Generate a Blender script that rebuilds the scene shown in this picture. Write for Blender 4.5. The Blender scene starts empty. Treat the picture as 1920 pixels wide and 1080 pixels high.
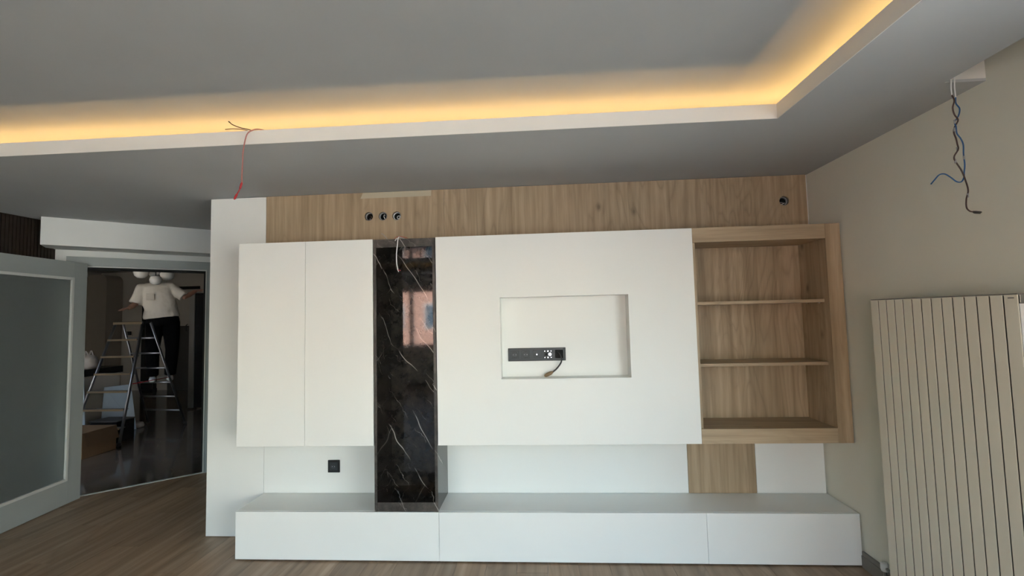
import bpy, bmesh, math, random
from mathutils import Vector, Matrix, Euler
from math import sin, cos, pi, radians as R
random.seed(7)
SC = bpy.context.scene
COL = SC.collection

# ------------------------------------------------------------------ camera
CH = 1.57205
cam_d = bpy.data.cameras.new('camera'); cam = bpy.data.objects.new('camera', cam_d); COL.objects.link(cam)
cam_d.sensor_width = 36; cam_d.lens = 831.5018 / 1920 * 36; cam_d.clip_start = 0.05; cam_d.clip_end = 300
_a, _b, _c = R(3.42290), R(3.49053), R(-1.37192)
F_ = Vector((-sin(_b)*cos(_a), cos(_b)*cos(_a), sin(_a))); R_ = Vector((cos(_b), sin(_b), 0)); U_ = R_.cross(F_)
R2 = R_*cos(_c) + U_*sin(_c); U2 = -R_*sin(_c) + U_*cos(_c)
cam.matrix_world = Matrix(((R2.x, U2.x, -F_.x, 0), (R2.y, U2.y, -F_.y, 0), (R2.z, U2.z, -F_.z, CH), (0, 0, 0, 1)))
SC.camera = cam

# ------------------------------------------------------------------ world, sun, exposure
SC.view_settings.view_transform = 'Standard'; SC.view_settings.look = 'None'
SC.view_settings.gamma = 1; SC.view_settings.use_curve_mapping = False
SC.view_settings.exposure = 4.87
W = bpy.data.worlds.new('world'); SC.world = W; W.use_nodes = True
_n = W.node_tree.nodes; _l = W.node_tree.links
sky = _n.new('ShaderNodeTexSky'); sky.sky_type = 'NISHITA'; sky.sun_disc = False
sky.sun_elevation = R(38); sky.sun_rotation = R(-45); sky.air_density = 1.3; sky.dust_density = 2.0
sky.ozone_density = 1.0
_n['Background'].inputs['Strength'].default_value = 0.08
_l.new(sky.outputs[0], _n['Background'].inputs['Color'])
sun_d = bpy.data.lights.new('sun', 'SUN'); sun = bpy.data.objects.new('sun', sun_d); COL.objects.link(sun)
sun_d.energy = 2.3; sun_d.angle = R(1); sun_d.color = (1, .96, .88)
sun.rotation_euler = Vector((0.58, -0.58, -0.57)).to_track_quat('-Z', 'Y').to_euler()
def portal(loc, rot, sx, sy):        # sampling aid only: a portal gives off no light of its own
    d = bpy.data.lights.new('window_portal', 'AREA'); d.shape = 'RECTANGLE'; d.size = sx; d.size_y = sy
    d.cycles.is_portal = True
    o = bpy.data.objects.new('window_portal', d); COL.objects.link(o); o.location = loc; o.rotation_euler = rot
portal((1.93, -0.425, 1.2), (0, R(90), 0), 2.25, 3.15)
portal((-2.95, -3.62, 1.54), (R(90), 0, 0), 2.1, 1.32)
portal((-.45, -3.62, 1.195), (R(90), 0, 0), 2.6, 2.27)

# ------------------------------------------------------------------ solved dimensions (metres)
YW, YF, H = 3.205, 2.897, 2.513
ZC = 2.680                       # upper ceiling
ZBT, ZCB, ZCT = .314, .735, 2.100
XL, XPL, XR = -2.489, -2.051, 1.906
XCL, XCM, XNL, XNR, XTR, XB2 = -2.045, -1.576, -1.105, -.682, .992, .998
YL, XCO, ZLIP = 2.228, 1.204, 2.587
XLEFT, YBACK = -4.40, -3.6

# ------------------------------------------------------------------ node helpers
def mat(name, col=(.8, .8, .8), rough=.5, metal=0, spec=.5, **kw):
    m = bpy.data.materials.new(name); m.use_nodes = True
    b = m.node_tree.nodes['Principled BSDF']
    b.inputs['Base Color'].default_value = (*col, 1); b.inputs['Roughness'].default_value = rough
    b.inputs['Metallic'].default_value = metal; b.inputs['Specular IOR Level'].default_value = spec
    for k, v in kw.items():
        b.inputs[k].default_value = v
    return m
class NT:
    def __init__(s, m): s.t = m.node_tree; s.n = s.t.nodes; s.l = s.t.links; s.b = s.n['Principled BSDF']
    def add(s, kind, **ins):
        n = s.n.new(kind)
        for k, v in ins.items():
            if hasattr(n, k) and not isinstance(v, bpy.types.NodeSocket) and k not in [i.name for i in n.inputs]:
                setattr(n, k, v)
        return n
    def link(s, a, b): s.l.new(a, b)
    def coord(s, out='Object'): return s.n.new('ShaderNodeTexCoord').outputs[out]
    def mapping(s, v, scale=(1, 1, 1), rot=(0, 0, 0), loc=(0, 0, 0)):
        n = s.n.new('ShaderNodeMapping'); n.inputs['Scale'].default_value = scale; n.inputs['Rotation'].default_value = rot
        n.inputs['Location'].default_value = loc; s.link(v, n.inputs['Vector']); return n.outputs[0]
    def noise(s, v, scale=1, detail=3, rough=.5, dist=0):
        n = s.n.new('ShaderNodeTexNoise'); n.inputs['Scale'].default_value = scale; n.inputs['Detail'].default_value = detail
        n.inputs['Roughness'].default_value = rough; n.inputs['Distortion'].default_value = dist
        s.link(v, n.inputs['Vector']); return n.outputs['Fac']
    def math(s, op, a, b=None, c=None):
        n = s.n.new('ShaderNodeMath'); n.operation = op
        for i, v in enumerate((a, b, c)):
            if v is None: continue
            if isinstance(v, (int, float)): n.inputs[i].default_value = v
            else: s.link(v, n.inputs[i])
        return n.outputs[0]
    def ramp(s, f, stops, interp='LINEAR'):
        n = s.n.new('ShaderNodeValToRGB'); e = n.color_ramp.elements; n.color_ramp.interpolation = interp
        while len(e) < len(stops): e.new(.5)
        for x, (p, c) in zip(e, stops):
            x.position = p; x.color = (*c, 1) if len(c) == 3 else c
        s.link(f, n.inputs[0]); return n.outputs[0]
    def mix(s, f, a, b, mode='MIX'):
        n = s.n.new('ShaderNodeMix'); n.data_type = 'RGBA'; n.blend_type = mode
        for i, v in ((0, f), (6, a), (7, b)):
            if isinstance(v, (int, float)): n.inputs[i].default_value = v
            elif isinstance(v, tuple): n.inputs[i].default_value = (*v, 1)
            else: s.link(v, n.inputs[i])
        return n.outputs[2]
    def sep(s, v):
        n = s.n.new('ShaderNodeSeparateXYZ'); s.link(v, n.inputs[0]); return n.outputs
    def bump(s, h, strength=.1, dist=.002):
        n = s.n.new('ShaderNodeBump'); n.inputs['Strength'].default_value = strength; n.inputs['Distance'].default_value = dist
        s.link(h, n.inputs['Height']); s.link(n.outputs[0], s.b.inputs['Normal'])
    def rnd(s): return s.n.new('ShaderNodeObjectInfo').outputs['Random']

def paint(name, col, rough, bump=.04, scale=180, var=.03, spec=.5):
    m = mat(name, col, rough, spec=spec); t = NT(m); v = t.coord()
    n = t.noise(v, 1.7, 4)
    t.link(t.ramp(n, [(.3, tuple(c*(1-var) for c in col)), (.7, tuple(min(1, c*(1+var)) for c in col))]), t.b.inputs['Base Color'])
    t.bump(t.noise(v, scale, 2), bump, .001)
    return m

def wood(name, dark, mid, light, grain='Z', rough=.5, knots=True, s=1.0, plank=False, fibk=.86):
    m = mat(name, mid, rough); t = NT(m); v = t.coord()
    ax = {'X': 0, 'Y': 1, 'Z': 2}[grain]
    if plank:
        c = t.n.new('ShaderNodeCombineXYZ'); r = t.rnd()
        t.link(t.math('MULTIPLY', r, 37.0), c.inputs[0]); t.link(t.math('MULTIPLY', r, 53.0), c.inputs[1]); t.link(t.math('MULTIPLY', r, 11.0), c.inputs[2])
        a = t.n.new('ShaderNodeVectorMath'); t.link(v, a.inputs[0]); t.link(c.outputs[0], a.inputs[1]); v = a.outputs[0]
    def sc(across, along):
        q = [across]*3; q[ax] = along; return tuple(k*s for k in q)
    big = t.noise(t.mapping(v, sc(3.0, .55)), 1, 3, .55, .6)          # cathedral arches: contour lines of a stretched field
    bands = t.math('FRACT', t.math('MULTIPLY', big, 16.0))
    tri = t.math('ABSOLUTE', t.math('SUBTRACT', bands, .5))
    line = t.ramp(tri, [(.0, (1, 1, 1)), (.16, (.35, .35, .35)), (.5, (0, 0, 0))])
    mask = t.ramp(t.noise(t.mapping(v, sc(2.6, .7), loc=(3, 7, 5)), 1, 2), [(.38, (0, 0, 0)), (.58, (1, 1, 1))])
    streak = t.noise(t.mapping(v, sc(24, .9)), 1, 4, .6)
    fibre = t.noise(t.mapping(v, sc(210, 5)), 1, 2, .6)
    base = t.ramp(streak, [(.28, dark), (.5, mid), (.72, light)])
    base = t.mix(t.math('MULTIPLY', t.math('MULTIPLY', line, mask), .45), base, tuple(k*.72 for k in dark))
    fib = t.ramp(fibre, [(.3, (fibk,)*3), (.65, (1.0, 1.0, 1.0))])
    base = t.mix(.8, base, fib, 'MULTIPLY')
    if knots:
        vo = t.n.new('ShaderNodeTexVoronoi'); vo.inputs['Scale'].default_value = 1
        t.link(t.mapping(v, sc(5.2, 3.1), loc=(.3, .1, .7)), vo.inputs['Vector'])
        k = t.ramp(vo.outputs['Distance'], [(.03, (1, 1, 1)), (.06, (.55, .55, .55)), (.13, (0, 0, 0))])
        gate = t.sep(vo.outputs['Color'])[0]
        k = t.math('MULTIPLY', k, t.math('GREATER_THAN', gate, .45))
        base = t.mix(t.math('MULTIPLY', k, .75), base, tuple(q*.45 for q in dark))
    if plank:
        base = t.mix(1.0, base, t.ramp(t.rnd(), [(0, (.86, .86, .87)), (1, (1.1, 1.08, 1.06))]), 'MULTIPLY')
    t.link(base, t.b.inputs['Base Color'])
    t.bump(t.math('ADD', fibre, streak), .12, .0006)
    return m

def marble(name, base, vein, rough=.06, scale=1.0, tint=(.05, .045, .04)):
    m = mat(name, base, rough); t = NT(m); v = t.coord()
    w = t.n.new('ShaderNodeVectorMath'); w.operation = 'DOT_PRODUCT'; t.link(v, w.inputs[0]); w.inputs[1].default_value = (.83, .45, .56)
    wob = t.noise(t.mapping(v, (2.2, 2.2, 1.6)), scale, 3, .5)
    p = t.math('ADD', t.math('MULTIPLY', w.outputs['Value'], 5.2*scale), t.math('MULTIPLY', wob, 1.1))
    tri = t.math('ABSOLUTE', t.math('SUBTRACT', t.math('FRACT', p), .5))
    line = t.ramp(tri, [(0, (1, 1, 1)), (.008, (.6, .6, .6)), (.020, (0, 0, 0))])
    gate = t.ramp(t.noise(t.mapping(v, (5, 5, 3.5), loc=(4, 1, 2)), scale, 3), [(.45, (0, 0, 0)), (.56, (1, 1, 1))])
    p2 = t.math('ADD', t.math('MULTIPLY', w.outputs['Value'], 11.0*scale), t.math('MULTIPLY', t.noise(t.mapping(v, (4, 4, 4), loc=(9, 2, 1)), scale, 4, .6), 2.2))
    tri2 = t.math('ABSOLUTE', t.math('SUBTRACT', t.math('FRACT', p2), .5))
    line2 = t.ramp(tri2, [(0, (.5, .5, .5)), (.02, (0, 0, 0))])
    gate2 = t.ramp(t.noise(t.mapping(v, (7, 7, 5), loc=(1, 8, 3)), scale, 3), [(.52, (0, 0, 0)), (.66, (1, 1, 1))])
    cloud = t.ramp(t.noise(v, 14*scale, 6, .7), [(.4, base), (.75, tint)])
    c = t.mix(t.math('MULTIPLY', line, gate), cloud, vein)
    c = t.mix(t.math('MULTIPLY', line2, gate2), c, vein)
    t.link(c, t.b.inputs['Base Color'])
    return m

M = {}
M['white'] = paint('white_lacquer', (.82, .82, .785), .46, .02, 260, .012)
M['white_wall'] = paint('white_wall_paint', (.72, .72, .70), .8, .06)
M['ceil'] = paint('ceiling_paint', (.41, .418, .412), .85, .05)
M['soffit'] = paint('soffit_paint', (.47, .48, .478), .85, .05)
M['lip'] = paint('cove_lip_paint', (.75, .725, .67), .8, .05)
M['wall'] = paint('beige_wall_paint', (.75, .735, .63), .75, .08, 240, .02)
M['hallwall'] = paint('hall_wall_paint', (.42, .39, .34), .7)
M['board_and_shade'] = paint('dark_board_and_gap_shade', (.05, .048, .045), .5)  # dark hall board; also stands in for shade inside the radiator
M['oak'] = wood('oak_laminate_vertical', (.29, .205, .118), (.42, .308, .190), (.53, .40, .262), 'Z', .5)
M['oak_x'] = wood('oak_laminate_horizontal', (.33, .24, .148), (.445, .33, .207), (.53, .41, .27), 'X', .5)
M['plank'] = wood('floor_laminate', (.22, .143, .084), (.34, .228, .142), (.45, .325, .22), 'Y', .42, False, .6, True, .95)
M['slat'] = wood('dark_walnut_slat', (.018, .010, .006), (.030, .018, .012), (.045, .028, .018), 'Z', .5, False)
M['marble'] = marble('dark_marble', (.010, .0085, .0075), (.62, .58, .52), .05, 1.0, (.042, .035, .029))
M['marble_edge'] = marble('honed_marble_edge', (.024, .020, .0165), (.45, .42, .38), .4, 1.0, (.11, .095, .08))
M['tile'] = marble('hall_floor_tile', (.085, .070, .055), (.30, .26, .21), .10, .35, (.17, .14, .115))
M['grey'] = paint('grey_door_paint', (.30, .325, .32), .45, .02)
M['bead'] = paint('grey_bead_paint', (.55, .56, .54), .4, .02)
M['rad'] = paint('radiator_enamel', (.74, .70, .585), .42, .01, 100, .01)
M['baseb'] = paint('baseboard_grey', (.21, .195, .17), .5, .02)
M['black'] = mat('black_void', (.006, .006, .006), .8)
M['anthr'] = paint('anthracite_plastic', (.045, .050, .056), .42, .01, 300, .02)
M['anthr2'] = paint('anthracite_insert', (.032, .036, .041), .35, .01, 300, .02)
M['blackp'] = mat('black_plastic', (.012, .012, .012), .4)
M['chrome'] = mat('chrome', (.85, .85, .86), .12, 1)
M['steel'] = mat('brushed_steel', (.42, .41, .39), .32, 1)
M['alu'] = mat('ladder_aluminium', (.34, .35, .37), .34, 1)
M['warm_glint'] = mat('ladder_tread_edge', (.62, .50, .33), .3, .9)  # warm room light on the ladder treads, put into the edge colour
M['whitep'] = mat('white_plastic', (.8, .8, .78), .4)
M['greyring'] = mat('grey_plastic_ring', (.38, .38, .38), .45)
M['red'] = mat('red_insulation', (.42, .015, .02), .45)
M['pink'] = mat('pink_insulation', (.40, .15, .13), .45)
M['blue'] = mat('blue_insulation', (.02, .10, .25), .45)
M['brown'] = mat('brown_insulation', (.06, .03, .022), .45)
M['kraft'] = paint('cable_wrap_brown', (.22, .14, .07), .6, .1)
M['copper'] = mat('copper_core', (.8, .42, .2), .3, 1)
M['tape'] = mat('masking_tape', (.50, .44, .32), .7)
M['card'] = paint('cardboard', (.17, .105, .055), .8, .1)
M['board'] = paint('pale_blue_board', (.42, .52, .60), .5, .02)
M['bag'] = mat('plastic_bag', (.33, .30, .27), .4)
M['shirt'] = paint('white_shirt_cloth', (.66, .60, .52), .85, .15, 60, .05)
M['trouser'] = paint('black_trouser_cloth', (.004, .004, .0045), .9, .1, 60, spec=.08)
M['skin'] = mat('skin', (.34, .18, .12), .5)
M['hair'] = mat('dark_hair', (.012, .009, .007), .6)
M['opal'] = mat('opal_glass', (.78, .74, .68), .15)
M['eye'] = mat('eye_white', (.8, .8, .78), .2)
M['fridge'] = mat('cream_enamel', (.24, .21, .17), .4)
M['darkg'] = mat('dark_gloss', (.012, .012, .013), .25)
M['pvc'] = mat('white_window_frame', (.78, .78, .78), .35)
M['pinkwall'] = paint('pink_render', (.60, .36, .29), .9, .1, 20, .05)
M['creamwall'] = paint('cream_render', (.62, .60, .55), .9, .1, 20, .05)
M['bwin'] = mat('building_window_glass', (.10, .16, .22), .1)
M['ground'] = paint('street_ground', (.30, .30, .29), .9)
M['cloth'] = mat('crumpled_cloth', (.35, .31, .27), .9)
# frosted glass of the open door
g = mat('frosted_glass', (.50, .55, .55), .30, **{'Transmission Weight': .82, 'IOR': 1.5}); M['frost'] = g
# clear window pane
g = bpy.data.materials.new('clear_pane'); g.use_nodes = True; t = g.node_tree; t.nodes.clear()
_o = t.nodes.new('ShaderNodeOutputMaterial'); _x = t.nodes.new('ShaderNodeMixShader'); _t = t.nodes.new('ShaderNodeBsdfTransparent')
_g = t.nodes.new('ShaderNodeBsdfGlossy'); _g.inputs['Roughness'].default_value = .02; _x.inputs[0].default_value = .06
_t.inputs[0].default_value = (.96, .97, .97, 1)
t.links.new(_t.outputs[0], _x.inputs[1]); t.links.new(_g.outputs[0], _x.inputs[2]); t.links.new(_x.outputs[0], _o.inputs[0]); M['pane'] = g
# LED tape
g = mat('led_emitter', (1, .8, .5), .5); b = g.node_tree.nodes['Principled BSDF']
b.inputs['Emission Color'].default_value = (1, .60, .22, 1); b.inputs['Emission Strength'].default_value = 1.65; M['led'] = g

# ------------------------------------------------------------------ mesh helpers
class MB:
    def __init__(s): s.bm = bmesh.new()
    def box(s, x0, x1, y0, y1, z0, z1, f=None):
        c = [(x, y, z) for z in (z0, z1) for y in (y0, y1) for x in (x0, x1)]
        if f: c = [f(*p) for p in c]
        v = [s.bm.verts.new(p) for p in c]
        for q in ((0, 2, 3, 1), (4, 5, 7, 6), (0, 1, 5, 4), (2, 6, 7, 3), (0, 4, 6, 2), (1, 3, 7, 5)): s.bm.faces.new([v[i] for i in q])
        return s
    def prism(s, poly, z0, z1):
        a = [s.bm.verts.new((x, y, z0)) for x, y in poly]; b = [s.bm.verts.new((x, y, z1)) for x, y in poly]; n = len(a)
        s.bm.faces.new(a[::-1]); s.bm.faces.new(b)
        for i in range(n): s.bm.faces.new((a[i], a[(i+1) % n], b[(i+1) % n], b[i]))
        return s
    def tube(s, pts, r, seg=8, caps=True, ell=None, side=None):
        pts = [Vector(p) for p in pts]; n = len(pts)
        rs = r if isinstance(r, (list, tuple)) else [r]*n
        rings = []; prev = None
        for i, p in enumerate(pts):
            t = (pts[min(i+1, n-1)] - pts[max(i-1, 0)]); t = t.normalized() if t.length > 1e-9 else Vector((0, 0, 1))
            if side is not None: u = Vector(side)
            elif prev is not None: u = prev
            else: u = Vector((1, 0, 0)) if abs(t.x) < .8 else Vector((0, 1, 0))
            u = (u - t*u.dot(t)).normalized(); prev = u; w = t.cross(u)
            ra, rb = rs[i] if isinstance(rs[i], tuple) else (rs[i], rs[i])
            rings.append([s.bm.verts.new(p + u*ra*cos(2*pi*k/seg) + w*rb*sin(2*pi*k/seg)) for k in range(seg)])
        for a, b in zip(rings, rings[1:]):
            for k in range(seg):
                f = s.bm.faces.new((a[k], a[(k+1) % seg], b[(k+1) % seg], b[k])); f.smooth = True
        if caps: s.bm.faces.new(rings[0][::-1]); s.bm.faces.new(rings[-1])
        return s
    def ball(s, c, r, seg=16, rings=10):
        r = r if isinstance(r, tuple) else (r, r, r)
        d = bmesh.ops.create_uvsphere(s.bm, u_segments=seg, v_segments=rings, radius=1)
        for v in d['verts']:
            v.co = Vector((v.co.x*r[0]+c[0], v.co.y*r[1]+c[1], v.co.z*r[2]+c[2]))
            for f in v.link_faces: f.smooth = True
        return s
    def lathe(s, prof, c=(0, 0, 0), axis='Z', seg=24, closed=False):
        def P(rad, h, a):
            if axis == 'Z': return (c[0]+rad*cos(a), c[1]+rad*sin(a), c[2]+h)
            if axis == 'Y': return (c[0]+rad*cos(a), c[1]+h, c[2]+rad*sin(a))
            return (c[0]+h, c[1]+rad*cos(a), c[2]+rad*sin(a))
        rings = [[s.bm.verts.new(P(rad, h, 2*pi*k/seg)) for k in range(seg)] for rad, h in prof]
        prs = list(zip(rings, rings[1:])) + ([(rings[-1], rings[0])] if closed else [])
        for a, b in prs:
            for k in range(seg):
                f = s.bm.faces.new((a[k], a[(k+1) % seg], b[(k+1) % seg], b[k])); f.smooth = True
        if not closed:
            for q in (rings[0], rings[-1]):
                try: s.bm.faces.new(q)
                except ValueError: pass
        return s
    def disc_y(s, c, r, y0, y1, seg=24): return s.lathe([(r, y0), (r, y1)], c, 'Y', seg)
    def mesh(s, name):
        bmesh.ops.recalc_face_normals(s.bm, faces=s.bm.faces)
        me = bpy.data.meshes.new(name); s.bm.to_mesh(me); s.bm.free(); return me
def wl(o):                                  # world location of a parent (no rotation on parents except noted)
    v = Vector((0, 0, 0))
    while o: v = v + o.location; o = o.parent
    return v
def obj(name, mb, m, parent=None, bevel=0, label=None, local=False, kind=None):
    me = mb.mesh(name) if isinstance(mb, MB) else mb
    o = bpy.data.objects.new(name, me); COL.objects.link(o)
    if m is not None: me.materials.append(M[m])
    if parent is not None:
        o.parent = parent
        if not local: o.location = -wl(parent)
    if bevel:
        b = o.modifiers.new('bevel', 'BEVEL'); b.width = bevel; b.segments = 2; b.limit_method = 'ANGLE'; b.angle_limit = R(40)
        for p in me.polygons: p.use_smooth = True
        try: me.shade_smooth_by_angle = None
        except Exception: pass
        w = o.modifiers.new('wn', 'WEIGHTED_NORMAL')
    if label: o['label'] = label
    if kind: o['kind'] = kind
    return o
def thing(name, label, cat, loc=(0, 0, 0), group=None, rz=0):
    o = bpy.data.objects.new(name, None); COL.objects.link(o); o.location = loc; o.empty_display_size = .1
    o['label'] = label; o['category'] = cat; o.rotation_euler = (0, 0, rz)
    if group: o['group'] = group
    return o
def tag(o, label, cat, group=None):
    o['label'] = label; o['category'] = cat
    if group: o['group'] = group
    return o
def struct(name, mb, m, label=None):
    o = obj(name, mb, m); o['kind'] = 'structure'
    if label: o['label'] = label
    return o
def spline(pts, n=6):
    P = [Vector(p) for p in pts]; P = [P[0]*2-P[1]] + P + [P[-1]*2-P[-2]]; out = []
    for i in range(1, len(P)-2):
        a, b, c, d = P[i-1:i+3]
        for k in range(n):
            t = k/n; out.append(.5*((2*b)+(c-a)*t+(2*a-5*b+4*c-d)*t*t+(3*b-a-3*c+d)*t**3))
    out.append(P[-2]); return out
def boolean(o, cutters):                     # cuts at once and removes the cutters
    tmp = []
    for mb in cutters:
        c = bpy.data.objects.new('cut', mb.mesh('cut')); COL.objects.link(c); tmp.append(c)
        md = o.modifiers.new('b', 'BOOLEAN'); md.operation = 'DIFFERENCE'; md.object = c; md.solver = 'EXACT'
    bpy.context.view_layer.update()
    dg = bpy.context.evaluated_depsgraph_get()
    me = bpy.data.meshes.new_from_object(o.evaluated_get(dg)); old = o.data; o.modifiers.clear(); o.data = me
    for c in tmp: bpy.data.objects.remove(c)
def remeshed(mb, voxel, smooth=3):
    o = bpy.data.objects.new('tmp', mb.mesh('tmp')); COL.objects.link(o)
    r = o.modifiers.new('r', 'REMESH'); r.mode = 'VOXEL'; r.voxel_size = voxel; r.use_smooth_shade = True
    s = o.modifiers.new('s', 'SMOOTH'); s.iterations = smooth; s.factor = .6
    bpy.context.view_layer.update()
    me = bpy.data.meshes.new_from_object(o.evaluated_get(bpy.context.evaluated_depsgraph_get())); bpy.data.objects.remove(o)
    for p in me.polygons: p.use_smooth = True
    return me

# ================================================================== STRUCTURE
# angled door wall: frame with u along the wall, n out into the living room
DA = Vector((-4.444, 3.757, 0)); DU = Vector((.7565, .654, 0)).normalized(); DN = Vector((DU.y, -DU.x, 0))
def dw(u, n, z): p = DA + DU*u + DN*n; return (p.x, p.y, z)
UE = (XL - DA.x) / DU.x                        # where the door wall meets the return behind the media wall
def clip(poly, p0, nrm):                       # keep the side with (p-p0).nrm >= 0
    out = []; n = len(poly)
    for i in range(n):
        a, b = Vector(poly[i]), Vector(poly[(i+1) % n]); da, db = (a-p0).dot(nrm), (b-p0).dot(nrm)
        if da >= 0: out.append(tuple(a))
        if (da >= 0) != (db >= 0): out.append(tuple(a+(b-a)*(da/(da-db))))
    return out
P2 = Vector((DA.x, DA.y)); N2 = Vector((DN.x, DN.y))
def area(p): return abs(sum(p[i][0]*p[(i+1) % len(p)][1]-p[(i+1) % len(p)][0]*p[i][1] for i in range(len(p))))/2

# floor: screed below, laminate planks on it
fl = struct('floor', MB().box(-4.6, 2.0, YBACK-.1, 3.30, -.12, -.012).box(-4.6, XL+.1, 3.30, 4.4, -.12, -.012), 'ground', 'brown wood laminate floor')
PW, PL, PT = .192, 1.29, .012
full = MB().box(.0008, PW-.0008, .0008, PL-.0008, -PT, 0).mesh('plank'); full.materials.append(M['plank'])
for i in range(-11, 24):
    x0 = XL + i*PW; x1 = x0 + PW
    off = ((i*0.4137) % 1)*PL; y = YBACK - .1 - off
    top = 5.5 if x1 <= XL+.001 else 3.24
    while y < top:
        a, b = max(y, YBACK-.1), min(y+PL, top); y += PL
        if b-a < .02: continue
        xa, xb = max(x0, XLEFT-.06), min(x1, XR+.02)
        if xb-xa < .02: continue
        pl = [(xa+.0008, a+.0008), (xb-.0008, a+.0008), (xb-.0008, b-.0008), (xa+.0008, b-.0008)]
        if x1 <= XL+.001:
            pl = clip(pl, P2 + N2*.0, N2)
            if len(pl) < 3 or area(pl) < .001: continue
        if len(pl) == 4 and abs(b-a-PL) < 1e-6 and abs(xb-xa-PW) < 1e-6 and abs(area(pl)-(PW-.0016)*(PL-.0016)) < 1e-6:
            o = bpy.data.objects.new('plank', full); COL.objects.link(o); o.location = (x0, a, 0)
        else:
            o = bpy.data.objects.new('plank', MB().prism([(p[0]-x0, p[1]-a) for p in pl], -PT, 0).mesh('plank')); COL.objects.link(o)
            o.data.materials.append(M['plank']); o.location = (x0, a, 0)
        o.parent = fl

# ceiling: upper slab, dropped soffit with tray, lip, curtain pocket
XT0, YT0 = -3.45, -2.7                         # far sides of the tray
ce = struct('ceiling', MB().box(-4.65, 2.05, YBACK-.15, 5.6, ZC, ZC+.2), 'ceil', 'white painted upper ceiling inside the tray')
sf = MB()
def sb(x0, x1, y0, y1): sf.box(x0, x1, y0, y1, H, H+.012)
sb(-4.6, XR+.02, YL+.004, 3.24); sb(-4.6, XL+.02, 3.24, 5.55)
sb(-4.6, XT0-.004, YBACK-.05, YL+.004); sb(XT0-.004, 1.747, YBACK-.05, YT0-.004)
sb(XCO+.004, 1.747, YT0-.004, YL+.004); sb(1.747, XR+.02, 1.947, YL+.004)
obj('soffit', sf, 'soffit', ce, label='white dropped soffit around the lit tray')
lip = MB()
lip.box(XT0-.004, XCO+.004, YL, YL+.004, H, ZLIP); lip.box(XCO, XCO+.004, YT0, YL, H, ZLIP)
lip.box(XT0-.004, XT0, YT0, YL, H, ZLIP); lip.box(XT0-.004, XCO+.004, YT0-.004, YT0, H, ZLIP)
obj('cove_lip', lip, 'lip', ce, label='white upstand edging the tray')
pk = MB().box(1.735, 1.747, YBACK, 1.947, H+.0125, ZC); pk.box(1.735, XR+.02, 1.947, 1.959, H+.0125, ZC)
obj('curtain_pocket', pk, 'lip', ce, label='white boxed end of the curtain pocket')

# walls
wb = struct('wall_back', MB().box(XL+.004, 2.1, YW+.018, 3.50, -.1, ZC), 'white_wall', 'wall behind the media unit')
wret = struct('wall_return', MB().box(XL, XL+.12, 3.50, 5.60, -.1, ZC), 'white_wall')
# right wall with balcony window opening
XW = XR + .009
YW0, YW1, ZW0, ZW1 = -2.0, 1.15, .08, 2.33
wr = MB().box(XW, XW+.25, YW1, 3.5, -.1, ZC).box(XW, XW+.25, YBACK-.1, YW0, -.1, ZC).box(XW, XW+.25, YW0, YW1, ZW1, ZC).box(XW, XW+.25, YW0, YW1, -.1, ZW0)
wr = struct('wall_right', wr, 'wall', 'beige painted wall with the radiator')
# wall behind the camera with a window
XB0, XB1, ZB0, ZB1 = -4.0, -1.9, .88, 2.2
XD0, XD1, ZD0, ZD1 = -1.75, .85, .06, 2.33  # unseen balcony doors, added for frontal light on the media wall
wv = MB().box(-4.7, XB0, YBACK-.25, YBACK, -.1, ZC).box(XD1, 2.1, YBACK-.25, YBACK, -.1, ZC).box(XB0, XB1, YBACK-.25, YBACK, -.1, ZB0).box(XB0, XB1, YBACK-.25, YBACK, ZB1, ZC).box(XB1, XD0, YBACK-.25, YBACK, -.1, ZC).box(XD0, XD1, YBACK-.25, YBACK, -.1, ZD0).box(XD0, XD1, YBACK-.25, YBACK, ZD1, ZC)
struct('wall_front', wv, 'white_wall', 'white wall behind the camera')
# left wall with dark slats
wlft = struct('wall_left', MB().box(XLEFT-.25, XLEFT-.022, YBACK-.1, 3.80, -.1, ZC), 'slat', 'dark walnut slatted wall')
sl = MB().box(-.020, 0, 0, .021, .0, H-.002).mesh('slat'); sl.materials.append(M['slat'])
y = 3.745
while y > 1.9:
    o = bpy.data.objects.new('slat', sl); COL.objects.link(o); o.location = (XLEFT, y-.021, 0); o.parent = wlft; y -= .027
# door wall with opening
U0, U1, ZD = .185, 1.187, 2.128
wd = MB()
wd.box(-.25, U0, -.12, 0, -.1, ZC, dw); wd.box(U1, UE+.15, -.12, 0, -.1, ZC, dw); wd.box(U0, U1, -.12, 0, ZD, ZC, dw)
wdo = struct('wall_door', wd, 'white_wall', 'white wall around the open doorway')
bm_ = MB().box(-.02, UE+.1, 0, .296, 2.270, H+.001, dw)
obj('bulkhead_beam', bm_, 'white_wall', wdo, label='white boxed beam above the doorway')
# door frame
tr = MB()
tr.box(U0-.08, U1+.02, 0, .018, ZD, ZD+.082, dw); tr.box(U0-.08, U0, 0, .018, 0, ZD, dw); tr.box(U1, U1+.075, 0, .018, 0, ZD+.082, dw)
tro = struct('trim_1', tr, 'grey', 'grey painted door casing')
jl = MB().box(U0, U0+.012, -.14, .0, 0, ZD, dw).box(U1-.012, U1, -.14, .0, 0, ZD, dw).box(U0, U1, -.14, .0, ZD-.012, ZD, dw)
obj('jamb_lining', jl, 'grey', tro)
obj('rebate_bead', MB().box(U0+.012, U1-.012, -.004, .006, ZD-.012, ZD-.002, dw).box(U1-.018, U1-.008, -.004, .008, 0, ZD-.002, dw), 'bead', tro)
obj('door_stop', MB().box(U0+.012, U1-.012, -.07, -.055, ZD-.035, ZD-.012, dw).box(U1-.03, U1-.012, -.07, -.055, 0, ZD-.012, dw), 'black', tro)
struct('trim_2', MB().box(U0, U1, -.03, .004, -.01, .004, dw), 'bead', 'thin metal threshold strip in the doorway')
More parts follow.
